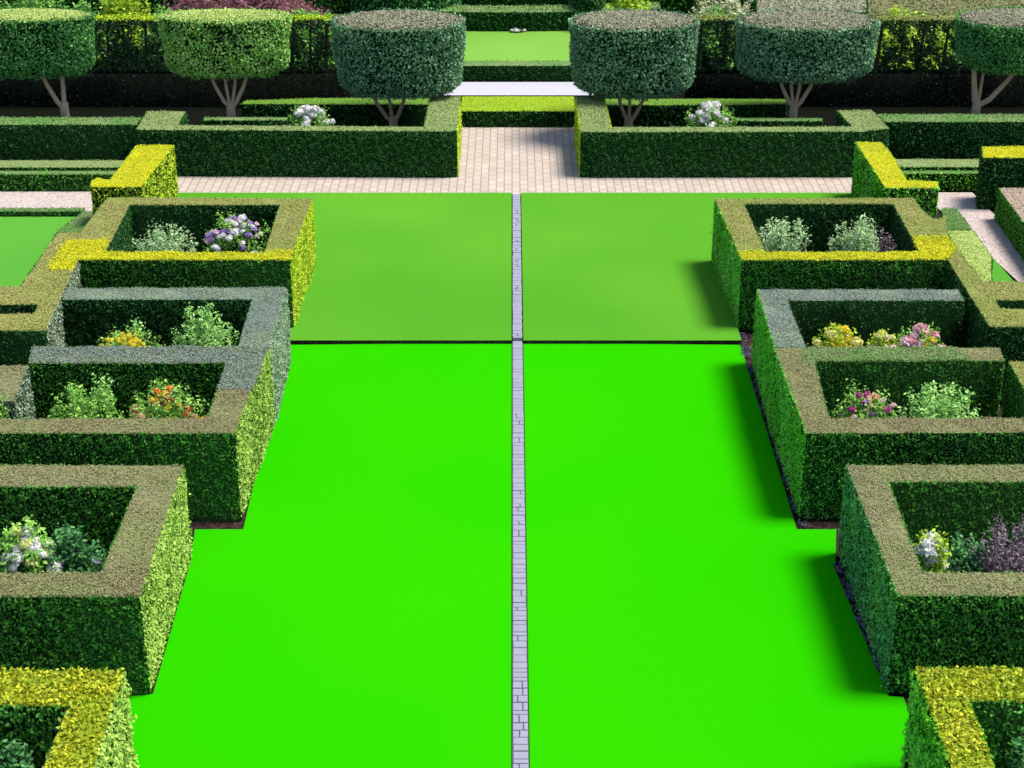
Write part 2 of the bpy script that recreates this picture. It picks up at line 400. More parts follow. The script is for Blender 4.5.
hedge('stepped_hedge', 'olive topped stepped hedge with a slot in its top, beside the small left lawn', [B, [(-8.31, 22.91), (-6.87, 22.91), (-6.86, 22.56), (-8.2, 22.56)]], Z,
      'dark_side', 'top_olive', edges={i: 'pale_side' for i in range(len(B)) if B[i][0] > -7.3 and B[(i+1)%len(B)][0] > -7.3 and B[i][1] < 25.4+1 and B[(i+1)%len(B)][1] < 27},
      patches=[([(-7.12, 25.6), (-6.48, 25.69), (-6.44, 25.18), (-6.71, 24.67), (-6.69, 24.28), (-7.09, 24.33)], 'top_yellow', 'yellow_growth', 'bright yellow patch on the top')])
C_ = rev([(-6.63, 23.54), (-3.36, 23.58), (-3.32, 21.36), (-3.75, 21.36), (-3.8, 23.1), (-6.57, 23.1)])
hedge('box_hedge', 'grey topped clipped hedge on the left round a bed with low yellow flowers', [C_], Z,
      'inner_wall', 'top_grey', edges={i: 'pale_side' for i in range(6) if min(C_[i][0], C_[(i+1)%6][0]) > -3.6})
D_ = rev([(-6.54, 21.33), (-3.32, 21.34), (-3.41, 18.7), (-7.39, 18.7), (-7.52, 19.09), (-3.81, 19.12), (-3.82, 20.81), (-6.47, 20.81)])
hedge('box_hedge', 'grey-brown topped clipped hedge on the left round the bed of orange roses', [D_], Z,
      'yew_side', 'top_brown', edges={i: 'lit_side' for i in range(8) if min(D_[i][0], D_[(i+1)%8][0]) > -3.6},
      patches=[([(-6.81, 21.62), (-2.93, 21.62), (-3.16, 19.98), (-4.04, 19.98), (-3.78, 20.77), (-6.58, 20.74)], 'top_grey', 'grey_growth', 'greyer clipped top at the far side')])
E_ = rev([(-8.04, 20.71), (-6.46, 20.71), (-6.36, 19.62), (-7.69, 19.62)])
hedge('hedge_block', 'tan topped hedge block at the left edge behind the orange rose bed', [E_], Z, 'pale_side', 'top_tan')
F_ = rev([(-7.12, 17.85), (-3.88, 17.83), (-3.82, 14.92), (-6.18, 14.92), (-6.32, 15.38), (-4.32, 15.38), (-4.32, 17.3), (-6.94, 17.3)])
hedge('box_hedge', 'tan topped clipped hedge on the left round the white flowers, its lawn face yellow-green', [F_], Z,
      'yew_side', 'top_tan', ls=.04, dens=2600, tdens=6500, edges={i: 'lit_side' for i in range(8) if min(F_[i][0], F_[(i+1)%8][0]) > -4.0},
      patches=[([(-6.33, 15.4), (-4.32, 15.4), (-3.76, 15.68), (-3.53, 14.51), (-6.04, 14.51)], 'top_brown', 'brown_growth', 'browner clipped top along the near side')])
G_ = rev([(-5.76, 13.63), (-3.71, 13.61), (-3.65, 11.05), (-4.93, 11.05), (-4.99, 11.24), (-4.1, 11.24), (-4.09, 13.05), (-5.58, 13.06)])
hedge('box_hedge', 'bright golden leafy hedge in the bottom left corner', [G_], Z,
      'yew_side', 'top_gold', ls=.05, lt=.043, dens=1900, tdens=4200, fuzz=.045, edges={i: 'lit_side' for i in range(8) if min(G_[i][0], G_[(i+1)%8][0]) > -4.3})
# right column
A2 = rev([(3.47, 27.72), (6.87, 27.77), (6.87, 27.24), (6.97, 26.68), (7.19, 26.73), (7.0, 25.76), (7.02, 25.25), (6.76, 24.75), (3.57, 24.75)])
hedge('box_hedge', 'square clipped hedge right of the upper lawn, tan topped with a yellow near edge', [A2, [(3.93, 27.45), (6.46, 27.45), (6.4, 25.09), (3.98, 25.07)]], Z,
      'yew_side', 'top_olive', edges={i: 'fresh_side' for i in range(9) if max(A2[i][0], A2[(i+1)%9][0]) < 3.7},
      patches=[([(3.51, 25.14), (6.34, 25.14), (6.4, 25.81), (7.04, 25.81), (7.02, 25.25), (6.78, 24.67), (3.5, 24.67)], 'top_yellow', 'yellow_growth', 'bright yellow growth along the near top edge')])
B2 = rev([(7.02, 25.25), (7.06, 24.11), (7.04, 23.82), (8.98, 23.82), (8.42, 22.08), (6.73, 22.08), (6.76, 24.75)])
hedge('stepped_hedge', 'olive topped stepped hedge with a slot in its top, beside the right gravel path', [B2, [(7.06, 23.08), (8.6, 23.08), (8.49, 22.75), (7.05, 22.75)]], Z, 'dark_side', 'top_olive')
C2 = rev([(3.64, 23.5), (6.62, 23.5), (6.6, 23.06), (4.02, 23.06), (4.02, 21.34), (3.6, 21.34)])
hedge('box_hedge', 'grey topped clipped hedge on the right round the bed of pink and yellow flowers', [C2], Z,
      'inner_wall', 'top_grey', edges={i: 'fresh_side' for i in range(6) if max(C2[i][0], C2[(i+1)%6][0]) < 4.0})
D2 = rev([(3.59, 21.33), (6.66, 21.33), (6.62, 20.89), (4.06, 20.87), (3.96, 19.12), (7.48, 19.12), (7.35, 18.73), (3.62, 18.7)])
hedge('box_hedge', 'brown topped clipped hedge round the magenta flowers, light green along its far top', [D2], Z,
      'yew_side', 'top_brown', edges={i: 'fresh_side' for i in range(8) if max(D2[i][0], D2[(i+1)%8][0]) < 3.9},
      patches=[([(4.07, 21.62), (6.06, 21.62), (6.12, 20.74), (3.93, 20.74)], 'top_green', 'green_growth', 'light green clipped top at the far side')])
E2 = rev([(6.67, 20.84), (8.03, 20.84), (7.54, 19.32), (6.61, 19.32)])
hedge('hedge_block', 'tan topped hedge block at the right edge behind the magenta flower bed', [E2], Z, 'yew_side', 'top_olive')
F2 = rev([(3.95, 17.84), (7.07, 17.85), (6.94, 17.42), (4.36, 17.42), (4.31, 15.4), (6.29, 15.4), (6.14, 14.94), (3.97, 14.94)])
hedge('box_hedge', 'tan topped clipped hedge on the right round the purple bush, its lawn face blue-green', [F2], Z,
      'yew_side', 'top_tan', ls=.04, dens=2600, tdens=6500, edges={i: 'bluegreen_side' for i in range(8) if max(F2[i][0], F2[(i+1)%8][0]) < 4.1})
G2 = rev([(3.86, 13.66), (5.73, 13.66), (5.57, 13.14), (4.25, 13.12), (4.2, 11.24), (4.96, 11.24), (4.9, 11.05), (3.85, 11.05)])
hedge('box_hedge', 'bright golden leafy hedge in the bottom right corner', [G2], Z,
      'yew_side', 'top_gold', ls=.05, lt=.043, dens=1900, tdens=4200, fuzz=.045, edges={i: 'fresh_side' for i in range(8) if max(G2[i][0], G2[(i+1)%8][0]) < 4.4})

# ------------------------------------------------------------------ golden hedges by the cross walk
hedge('golden_hedge', 'golden topped curved hedge at the left end of the brick cross walk', [rev([(-7.17, 31.42), (-6.46, 31.42), (-6.6, 28.89), (-7.48, 28.89), (-7.54, 29.26), (-7.47, 29.41), (-7.23, 29.29), (-7.2, 30.13)])], 1.03,
      'dark_side', 'top_yellow', ls=.05, dens=1100, edges={i: 'lime_side' for i in range(9)})
hedge('golden_hedge', 'golden topped curved hedge at the right end of the brick cross walk', [rev([(6.56, 31.4), (7.04, 31.39), (7.08, 30.71), (7.04, 29.04), (7.56, 28.98), (7.51, 28.62), (6.57, 28.62)])], 1.1,
      'fresh_side', 'top_yellow', ls=.05, dens=1100)
hedge('golden_hedge', 'yellow topped tall hedge block at the right edge beyond the gravel path', [rev([(8.97, 31.36), (11.22, 31.36), (11.0, 30.65), (8.81, 30.65)])], 1.02,
      'dark_side', 'top_yellow', ls=.05, dens=1000, edges={})
hedge('edging_hedge', 'bright green hedge with a pinkish top along the right side of the gravel path', [rev([(9.01, 30.09), (10.51, 30.09), (9.94, 24.59), (8.85, 24.59)])], .6, 'vivid_side', 'top_pink', dens=2300)
hedge('edging_hedge', 'small dark green low hedge between the gravel path and the right stepped hedge', [rev([(7.93, 29.82), (8.19, 29.82), (8.2, 28.67), (7.72, 28.67)])], .3, 'yew_side', 'top_green', dens=2300)
hedge('edging_hedge', 'pale green low hedge wedge beside the gravel path on the right', [rev([(7.61, 28.17), (8.08, 28.17), (8.07, 26.9), (7.75, 25.66), (7.5, 25.48)])], .45, 'yew_side', 'crown_top_lime', dens=2300, tdens=7000)
hedge('edging_hedge', 'very low dark edging hedge between the gravel path and the small left lawn', [rev([(-12.47, 30.47), (-8.06, 30.47), (-8.02, 30.27), (-12.4, 30.27)])], .1, 'dark_side', 'top_green', dens=2300)
hedge('edging_hedge', 'small dark green low hedge at the corner of the small left lawn', [rev([(-7.88, 29.74), (-7.64, 29.74), (-7.56, 28.52), (-8.11, 28.57)])], .28, 'dark_side', 'top_green', dens=2300)
# low double hedges behind the path
hedge('low_hedge', 'pale topped low hedge in front of the left rear hedge', [rev([(-15.09, 32.43), (-7.53, 32.43), (-7.55, 31.97), (-14.9, 31.97)])], .42, 'yew_side', 'top_pale', ls=.05, dens=700, tdens=1500)
hedge('low_hedge', 'bright green topped low hedge along the left gravel path', [rev([(-14.96, 32.06), (-7.6, 32.06), (-7.67, 31.74), (-14.83, 31.74)])], .35, 'yew_side', 'top_green', ls=.05, dens=900, tdens=1500)
hedge('low_hedge', 'pale topped low hedge in front of the right rear hedge', [rev([(7.5, 32.49), (14.64, 32.49), (14.44, 31.97), (7.51, 31.97)])], .42, 'yew_side', 'top_pale', ls=.05, dens=700, tdens=1500)
hedge('low_hedge', 'bright green topped low hedge along the right gravel path', [rev([(7.58, 32.06), (14.48, 32.06), (14.37, 31.77), (7.57, 31.77)])], .35, 'fresh_side', 'top_green', ls=.05, dens=900, tdens=1500)

# ------------------------------------------------------------------ long hedges beyond the walk
ring = rev([(-7.44, 32.64), (-1.34, 32.53), (-1.09, 32.57), (-1.1, 35.14), (-1.72, 35.09), (-1.75, 32.85), (-6.66, 32.96), (-6.68, 33.98), (-7.47, 33.98)])
hedge('long_hedge', 'long dark green hedge left of the brick walk with a wing running back', [ring], .97, 'dark_side', 'top_pale', ls=.042, lt=.032, dens=1900, tdens=1600,
      edges={i: 'lime_side' for i in range(9) if min(ring[i][0], ring[(i+1)%9][0]) > -1.6 and abs(ring[i][1]-ring[(i+1)%9][1]) > 2})
ring = rev([(1.36, 32.57), (1.74, 32.53), (6.95, 32.57), (7.49, 32.81), (7.4, 34.09), (6.68, 34.09), (6.78, 32.92), (1.97, 32.89), (1.94, 35.09), (1.35, 35.14)])
hedge('long_hedge', 'long dark green hedge right of the brick walk with a wing running back', [ring], .97, 'dark_side', 'top_pale', ls=.042, lt=.032, dens=1900, tdens=1600,
      edges={i: 'lime_side' for i in range(10) if max(ring[i][0], ring[(i+1)%10][0]) < 2.0 and abs(ring[i][1]-ring[(i+1)%10][1]) > 2})
hedge('rear_hedge', 'dark green hedge with grey-green top at the left edge behind the low hedges', [rev([(-15.59, 33.81), (-7.69, 33.81), (-7.68, 34.34), (-15.82, 34.38)])], .75, 'dark_side', 'top_green', ls=.042, lt=.032, dens=1700, tdens=1500)
hedge('rear_hedge', 'dark green hedge with grey-green top at the right edge behind the low hedges', [rev([(7.68, 33.97), (15.16, 33.97), (15.39, 34.54), (7.59, 34.54)])], .76, 'dark_side', 'top_green', ls=.042, lt=.032, dens=1700, tdens=1500)
hedge('lime_hedge', 'low hedge with a vivid lime top across the end of the brick walk', [rev([(-1.12, 36.12), (1.38, 36.12), (1.39, 37.35), (-1.12, 37.35)])], .38, 'dark_side', 'top_lime', ls=.05, dens=900, tdens=1800)
hedge('low_hedge', 'low dark hedge at the near side of the far lawn', [[(-2.6,40.05), (2.9,40.05), (2.9,40.55), (-2.6,40.55)]], .39, 'dark_side', 'top_green', ls=.05, dens=800, tdens=900)
# strips behind the topiary trees
hedge('strip_hedge', 'narrow lit hedge strip behind the white roses on the left', [rev([(-5.92, 36.25), (-1.83, 36.21), (-1.77, 36.74), (-4.24, 36.74), (-5.85, 36.54)])], .5, 'dark_side', 'strip_top', ls=.055, dens=700, tdens=1500)
hedge('strip_hedge', 'low narrow hedge strip behind the left long hedge between trunks', [rev([(-6.4, 34.26), (-4.66, 34.26), (-4.69, 34.48), (-6.4, 34.48)])], .7, 'dark_side', 'top_green', ls=.055, dens=700, tdens=1500)
hedge('strip_hedge', 'narrow lit hedge strip behind the white roses on the right', [rev([(2.05, 36.21), (4.58, 36.21), (5.99, 36.29), (6.05, 36.7), (4.64, 36.74), (2.03, 36.74)])], .5, 'dark_side', 'strip_top', ls=.055, dens=700, tdens=1500)
hedge('strip_hedge', 'low narrow hedge strip behind the right long hedge beside the trunk', [rev([(4.62, 34.26), (6.42, 34.26), (6.46, 34.48), (4.65, 34.48)])], .7, 'dark_side', 'top_green', ls=.055, dens=700, tdens=1500)

# ------------------------------------------------------------------ tall screens behind the trees
def screen(label, x0, x1, y0, y1, h, top):
    root = empty('tall_screen', ((x0+x1)/2, (y0+y1)/2, 0)); tag(root, label, 'tall hedge', 'tall screens behind the trees')
    # solid hedge below, its deep shade put into the near-black colour
    L = Leaves()
    zb = .75
    L.core([(x0,y0,0),(x1,y0,0),(x1,y1,0),(x0,y1,0),(x0,y0,zb),(x1,y0,zb),(x1,y1,zb),(x0,y1,zb)],
           [(0,1,5,4),(1,2,6,5),(2,3,7,6),(3,0,4,7),(4,5,6,7)], 0)
    n = int((x1-x0)*zb*1100); P = np.stack([rng.uniform(x0, x1, n), np.full(n, y0)+rng.uniform(-.05,.02,n), rng.uniform(0, zb, n)], 1)
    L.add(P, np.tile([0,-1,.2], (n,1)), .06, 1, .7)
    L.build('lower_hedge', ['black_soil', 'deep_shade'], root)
    # upright stems and a leafy curtain with gaps above
    v, f = [], []
    x = x0+.2
    T = Leaves()
    while x < x1:
        r = random.uniform(.035, .06)
        for k in range(6):
            a = k*math.pi/3; v.append((x+r*math.cos(a), (y0+y1)/2+r*math.sin(a), 0)); 
        for k in range(6):
            a = k*math.pi/3; v.append((x+.1+r*.6*math.cos(a), (y0+y1)/2+r*.6*math.sin(a), h-.15))
        b = len(v)-12
        f += [(b+k, b+(k+1)%6, b+6+(k+1)%6, b+6+k) for k in range(6)]
        x += random.uniform(.35, .6)
    off = Vector(root.location)
    link_mesh('stems', [tuple(Vector(q)-off) for q in v], f, [MATS['twig']], parent=root)
    n = int((x1-x0)*(h-zb)*2100)
    P = np.stack([rng.uniform(x0, x1, n), rng.uniform(y0, y1, n), rng.uniform(zb-.1, h, n)], 1)
    # uneven density: vertical columns of leaves with holes between
    g = np.sin(P[:,0]*8.3+np.sin(P[:,2]*3)*.8)+np.sin(P[:,0]*3.1+P[:,2]*2.3+1)+1.1*np.sin(P[:,2]*7.5+P[:,0]*11)+.8*np.sin(P[:,0]*23+P[:,2]*17)
    keep = (g > -.15) | (P[:,2] > h-.22) | (rng.uniform(0,1,n) < .15)
    T.add(P[keep], np.tile([0,-.6,.6], (keep.sum(),1)), .085, 0, 1.0)
    T.build('leaf_curtain', ['screen_leaf'], root)
    n = int((x1-x0)*(y1-y0)*1600)
    T = Leaves(); P = np.stack([rng.uniform(x0, x1, n), rng.uniform(y0, y1, n), h+rng.uniform(-.03,.03,n)], 1)
    T.add(P, np.tile([0,0,1.], (n,1)), .05, 0, .6); T.build('clipped_top', [top], root)
hs = 1.98
screen('tall dark leafy screen with gaps and a thin lit top behind the left trees', -14.5, -3.73, 37.9, 38.35, hs, 'top_lime')
screen('tall dark leafy screen with gaps and a pale top behind the right trees', 3.98, 14.5, 37.9, 38.35, hs, 'top_olive')

# ------------------------------------------------------------------ topiary trees
def tube(pts, rad, n=8):
    v, f = [], []
    for i, p in enumerate(pts):
        p = Vector(p); a = Vector(pts[min(i+1, len(pts)-1)])-Vector(pts[max(i-1, 0)]); a.normalize()
        u = a.cross(Vector((0, 1, .1))).normalized(); w_ = a.cross(u)
        for k in range(n):
            t = 2*math.pi*k/n; v.append(tuple(p+(u*math.cos(t)+w_*math.sin(t))*rad[i]*(1+.08*math.sin(k*2.3+i))))
    for i in range(len(pts)-1):
        for k in range(n): f.append((i*n+k, i*n+(k+1)%n, (i+1)*n+(k+1)%n, (i+1)*n+k))
    f.append(tuple(range((len(pts)-1)*n, len(pts)*n)))
    return v, f
def topiary(label, x, Y, rx, ry, zb, zt, crown, top, trunkx, limbs, taper=.12, fork=.66):
    root = empty('topiary_tree', (x+trunkx, Y, 0)); tag(root, label, 'tree', 'flat-topped topiary trees')
    bx = trunkx; v, f = [], []
    def add(p, r):
        a, b = tube(p, r); k = len(v); v.extend(a); f.extend(tuple(k+i for i in q) for q in b)
    add([(0,0,-.03), (.01,0,.12), (0,.01,fork*.7), (0,0,fork+.05)], [.13,.105,.095,.09])
    for (lx, ly, r) in limbs:
        add([(0,0,fork-.08), (lx*.3,ly*.25,fork+.08), (lx*.68,ly*.6,(fork+zb)/2+.06), (lx,ly,zb+.1), (lx*1.3,ly*1.2,zb+.5)], [r*1.05,r,r*.85,r*.7,r*.35])
    link_mesh('trunk', v, f, [MATS['bark']], parent=root, smooth=True)
    # crown: superellipse drum, rounded below, flat above
    L = Leaves(); prof = []
    H_ = zt-zb
    def radius(s):      # s = 0 bottom .. 1 top
        return np.where(s < .16, np.sqrt(np.clip(1-((.16-s)/.16)**2*.3, 0, 1)), 1.0) - taper*(1-s)*.6
    n = 30; NU = 40
    cv = []; cf = []
    ss = np.linspace(0, 1, 8)
    for s_ in ss:
        rr = float(radius(np.array(s_)))*.95
        for k in range(NU):
            a = 2*math.pi*k/NU; cv.append((x+rx*rr*math.cos(a), Y+ry*rr*math.sin(a), zb+.05+s_*(H_-.07)))
    for i in range(7):
        for k in range(NU): cf.append((i*NU+k, i*NU+(k+1)%NU, (i+1)*NU+(k+1)%NU, (i+1)*NU+k))
    cf.append(tuple(range(NU))[::-1]); cf.append(tuple(range(7*NU, 8*NU)))
    L.core(cv, cf, 0)
    def skin(n, dmin, dmax, size, hi=1):
        s = rng.uniform(-.02, 1, n); a = rng.uniform(0, 2*math.pi, n); rr = radius(s)
        P = np.stack([x+rx*rr*np.cos(a), Y+ry*rr*np.sin(a), zb+s*H_], 1)
        N = np.stack([np.cos(a)/rx, np.sin(a)/ry, np.where(s<.16, -.5, .15)], 1); N /= np.linalg.norm(N, axis=1)[:,None]
        dd = rng.uniform(dmin, dmax, n)+lump(P, .035, 1.1, x)
        L.add(P+N*dd[:,None], N, size, 1, .8, .6, 0, hi)
    skin(15000, -.06, .03, .062)
    m = 2500; a = rng.uniform(0, 2*math.pi, m); q = np.sqrt(rng.uniform(0, 1, m))*radius(np.array(.02))
    P = np.stack([x+rx*q*np.cos(a), Y+ry*q*np.sin(a), zb+rng.uniform(-.05, .06, m)+lump(np.stack([q,a,q],1), .04)], 1)
    L.add(P, np.tile([0,-.2,-1.], (m,1)), .065, 1, .9, .6, 0, .6)
    L.build('crown', ['core_dark', crown], root)
    m = 11000; a = rng.uniform(0, 2*math.pi, m); q = np.sqrt(rng.uniform(0, 1, m))*.99
    P = np.stack([x+rx*q*np.cos(a), Y+ry*q*np.sin(a), zt+.01-.05*q**4+rng.uniform(-.015, .015, m)], 1)
    T = Leaves(); T.add(P, np.tile([0,0,1.], (m,1)), .036, 0, .5, .7); T.build('clipped_top', [top], root)
TY = 35.6


V4 = [(-.42,-.1,.045), (-.12,.1,.04), (.16,.12,.04), (.46,-.06,.048)]
x_, Y_, r_, z_ = (-10.14, 35.6, 1.36, 2.62)
topiary('dark green flat-topped tree with a two-stemmed trunk at the left edge', x_, Y_, r_, .62, 1.40, z_, 'crown_dark', 'crown_top_lime', -9.6-x_, [(-.42,-.1,.055), (.02,.05,.055)])
x_, Y_, r_, z_ = (-6.05, 35.6, 1.37, 2.61)
topiary('light green flat-topped tree with four pale limbs, second from the left', x_, Y_, r_, .62, 1.40, z_, 'crown_green', 'crown_top_lime', -6.03-x_, V4)
x_, Y_, r_, z_ = (-2.36, 35.4, 1.39, 2.56)
topiary('grey topped blue-green tree left of the brick walk', x_, Y_, r_, 1.0, 1.08, z_, 'crown_teal', 'crown_top_grey', -2.54-x_, [(-.5,-.1,.045), (-.1,.1,.04), (.34,.05,.045)], fork=.4)
x_, Y_, r_, z_ = (2.55, 35.4, 1.35, 2.56)
topiary('grey topped blue-green tree right of the brick walk', x_, Y_, r_, 1.0, 1.08, z_, 'crown_teal', 'crown_top_grey', 2.5-x_, [(-.3,-.05,.04), (.02,.1,.038), (.42,.03,.045)], fork=.4)
x_, Y_, r_, z_ = (6.21, 35.6, 1.49, 2.52)
topiary('wide blue-green flat-topped tree with four limbs, second from the right', x_, Y_, r_, 1.0, 1.36, z_, 'crown_teal', 'crown_top_grey', 6.05-x_, V4)
x_, Y_, r_, z_ = (10.79, 35.8, 1.4, 2.51)
topiary('dark green flat-topped tree with forked leaning limbs at the right edge', x_, Y_, r_, 1.0, 1.5, z_, 'crown_dark', 'crown_top_grey', 10.02-x_, [(-.18,-.05,.07), (.1,.1,.04), (.85,-.05,.06)])

# ------------------------------------------------------------------ loose shrubs and flowering plants
def flower_mesh(name, mat, r, kind='rose'):
    # rounded bloom: overlapping petals, each a cupped quad pair on a flattened ball
    v, f = [], []; rr = random.Random(int(r*1000)+len(mat.name))
    for k in range(30):
        t = (k+.5)/30; ze = 1-1.25*t; ang = k*2.39996
        c = math.sqrt(max(0, 1-ze*ze)); nrm = Vector((c*math.cos(ang), c*math.sin(ang), ze))
        nrm = (nrm+Vector([rr.uniform(-.35, .35) for _ in range(3)])).normalized()
        p = Vector((c*math.cos(ang), c*math.sin(ang), ze*.8))*r*rr.uniform(.62, .95)
        u = nrm.orthogonal().normalized(); u.rotate(Matrix.Rotation(rr.uniform(0, 6.28), 3, nrm)); w_ = nrm.cross(u)
        L_ = r*rr.uniform(.34, .5); b = len(v)
        for q in (-u*L_, -u*L_*.2+w_*L_*.62-nrm*L_*.2, u*L_*.9+nrm*L_*.25, -u*L_*.2-w_*L_*.62-nrm*L_*.2, nrm*-L_*.25): v.append(tuple(p+q))
        f += [(b, b+4, b+1), (b+1, b+4, b+2), (b+2, b+4, b+3), (b+3, b+4, b)]
    me = bpy.data.meshes.new(name); me.from_pydata(v, [], f); me.materials.append(mat); return me
FM = {}
def fm(c, r, kind='rose'):
    k = (c, r, kind)
    if k not in FM: FM[k] = flower_mesh('flower', PET[c], r, kind)
    return FM[k]
def shrub(name, label, x, Y, r, zt, leaf, cat='shrub', n=3500, size=.05, ry=None, z0=0, spiky=.10, group=None, flowers=(), tip=None, spikes=0, lean=.0, fill=.55):
    """mound of separate leafy shoots: x, depth, half width, height"""
    r *= 1.12; ry = ry or r*.8
    root = empty(name, (x, Y, z0)); tag(root, label, cat, group)
    L = Leaves(); H_ = zt-z0
    # shoots: short sprays of leaves ending on an uneven dome
    ns = max(14, n//28); per = n//ns
    a = rng.uniform(0, 2*math.pi, ns); u = rng.uniform(0, 1, ns)**.6
    ph = rng.uniform(0, 9)
    topr = 1+spiky*rng.normal(0, 1, ns)+.13*np.sin(a*3+ph)+.09*np.sin(u*9+a*5)
    cz = np.clip(1-u**3*.8, .1, 1)**.6
    tipP = np.stack([x+r*u*np.cos(a)*topr, Y+ry*u*np.sin(a)*topr, z0+H_*cz*np.clip(topr, .6, 1.12)], 1)
    base = np.stack([x+r*.55*u*np.cos(a), Y+ry*.55*u*np.sin(a), np.full(ns, z0)+H_*.25*cz], 1)
    for s_ in range(per):
        t = fill+(1-fill)*rng.uniform(0, 1, ns)**.7
        P = base+(tipP-base)*t[:, None]+rng.normal(0, .35*size+.012, (ns, 3))
        N = (tipP-base); N = N/np.linalg.norm(N, axis=1)[:, None]*.4+np.array([0, -.25, .7])
        L.add(P, N, size, 1, .7, .5, 0, 1)
    # interior mass
    cv = []; cf = []
    for i in range(5):
        s_ = i/4; rr = math.sqrt(max(1-s_**2, .02))*.72
        for k in range(12):
            t = 2*math.pi*k/12; cv.append((x+r*rr*math.cos(t), Y+ry*rr*math.sin(t), z0+H_*.72*s_))
    for i in range(4):
        for k in range(12): cf.append((i*12+k, i*12+(k+1)%12, (i+1)*12+(k+1)%12, (i+1)*12+k))
    cf.append(tuple(range(48, 60))); L.core(cv, cf, 0)
    if tip:
        T = L
        for s_ in range(8):
            P = tipP+np.array([0,0,.02+.012*s_])+rng.normal(0, .02, (ns, 3)); T.add(P[::2], np.tile([0,-.3,1.],(ns,1))[::2], size*.5, 2, 1, .6)
    L.build('foliage', ['core_dark', leaf] + ([tip] if tip else []), root)
    for c, k, fr in flowers:
        for i in range(int(k*1.7) if k > 1 else 1):
            for _ in range(30):
                a_ = random.uniform(-math.pi, math.pi)
                u_ = random.uniform(0, .92)
                if math.sin(a_)*u_ < .3: break
            zz = z0+H_*max(1-u_**3*.8, .1)**.6*random.uniform(.86, 1.06)
            me = fm(c, fr)
            o = bpy.data.objects.new('flower', me); COL.objects.link(o); o.parent = root
            o.location = (r*u_*math.cos(a_), ry*u_*math.sin(a_), zz-z0)
            o.rotation_euler = (R(random.uniform(0, 32)), R(random.uniform(-30, 30)), random.uniform(0, 6))
            s = random.uniform(.75, 1.2); o.scale = (s, s, s)
    return root
# bed 1 left
shrub('sage_bush', 'pale green bushy herb at the left of the bed beside the lilac flowers', *(-5.64, 26.0, 0.5, 1.22), 'sage', n=4500, spiky=.08)
shrub('flower_bush', 'plant with white and lilac blossoms in the back left bed', *(-4.49, 26.1, 0.55, 1.35), 'herb', 'flowers', n=3000, flowers=(('white',17,.065), ('lilac',17,.06), ('blush',11,.06)))
# bed 2 left
shrub('flower_bush', 'low plant with small yellow flowers in the second left bed', *(-5.47, 22.1, 0.47, 1.02), 'herb', 'flowers', n=2500, flowers=(('yellow',34,.045),), tip=None)
shrub('herb_bush', 'green feathery shoot standing up behind the yellow flowers', *(-5.4, 22.3, 0.21, 1.09), 'mint', n=1400, spiky=.15)
shrub('herb_bush', 'loose mint green bush right of the yellow flowers', *(-4.31, 22.0, 0.42, 1.4), 'mint', n=4000, spiky=.16)
# bed 3 left
shrub('herb_bush', 'bushy light green plant left of the orange roses', *(-5.5, 19.6, 0.43, 1.29), 'herb', n=4500, spiky=.13)
shrub('herb_bush', 'upright leafy shoot rising above the light green plant', *(-5.3, 19.8, 0.16, 1.4), 'mint', n=1200, spiky=.15)
shrub('rose_bush', 'rose bush with orange and peach blooms in the third left bed', *(-4.44, 19.7, 0.56, 1.25), 'herb', 'flowers', n=4200, spiky=.14, flowers=(('orange',9,.06), ('peach',8,.06), ('red',5,.05), ('yellow',4,.05)))
shrub('herb_bush', 'small green plant at the left edge below the tan hedge block', *(-6.6, 19.6, 0.24, 1.14), 'herb', n=1500)
# bed 4 left
shrub('rose_bush', 'plant with large white blooms among yellow-green leaves in the near left bed', *(-5.25, 16.0, 0.34, 1.31), 'herb', 'flowers', n=3200, size=.07, flowers=(('white',12,.085), ('lemon',5,.075)))
shrub('leafy_shrub', 'dark green leafy shrub right of the white blooms', *(-4.83, 16.1, 0.3, 1.2), 'deep_leaf', n=3000, size=.07)
shrub('rose_bush', 'small plant with a single white bloom by the inner hedge corner', *(-4.45, 15.9, 0.09, 1.07), 'deep_leaf', 'flowers', n=700, size=.05, flowers=(('white',1,.06),))
shrub('leafy_shrub', 'dark blue-green leaves inside the golden hedge at the bottom left', *(-4.68, 12.9, 0.24, 0.79), 'deep_leaf', n=2200, size=.06)
# right beds
shrub('sage_bush', 'silvery green bush with upright sprigs at the left of the back right bed', *(4.38, 26.0, 0.43, 1.32), 'sage', n=4200, spiky=.18)
shrub('sage_bush', 'rounded silvery bush right of the upright sprigs', *(5.61, 26.1, 0.42, 1.28), 'sage', n=4500, spiky=.06)
shrub('lavender_plant', 'small lavender plant beside the rounded silvery bush', *(6.05, 26.1, 0.16, 1.04), 'lavender_leaf', n=900, spiky=.12, tip='purple_tips')
shrub('flower_bush', 'plant with yellow flower heads in the second right bed', *(4.63, 22.1, 0.4, 1.09), 'yellow_bush', 'flowers', n=3000, flowers=(('yellow',20,.075), ('lemon',8,.09), ('pink',1,.10)))
shrub('flower_bush', 'low pale yellow and white flowers between the yellow heads and the pink blooms', *(5.22, 22.0, 0.24, 1.07), 'yellow_bush', 'flowers', n=1500, flowers=(('lemon',7,.07), ('blush',4,.08), ('yellow',5,.06)))
shrub('flower_bush', 'plant with round pink blooms beside the yellow flower heads', *(5.77, 22.1, 0.37, 1.1), 'herb', 'flowers', n=2600, flowers=(('pink',10,.11), ('blush',6,.10), ('yellow',7,.06)))
shrub('flower_bush', 'mixed plant with lilac and magenta flowers in the third right bed', *(4.59, 19.7, 0.46, 1.19), 'herb', 'flowers', n=3000, flowers=(('blush',8,.05), ('magenta',5,.06), ('lilac',5,.05), ('peach',5,.05)))
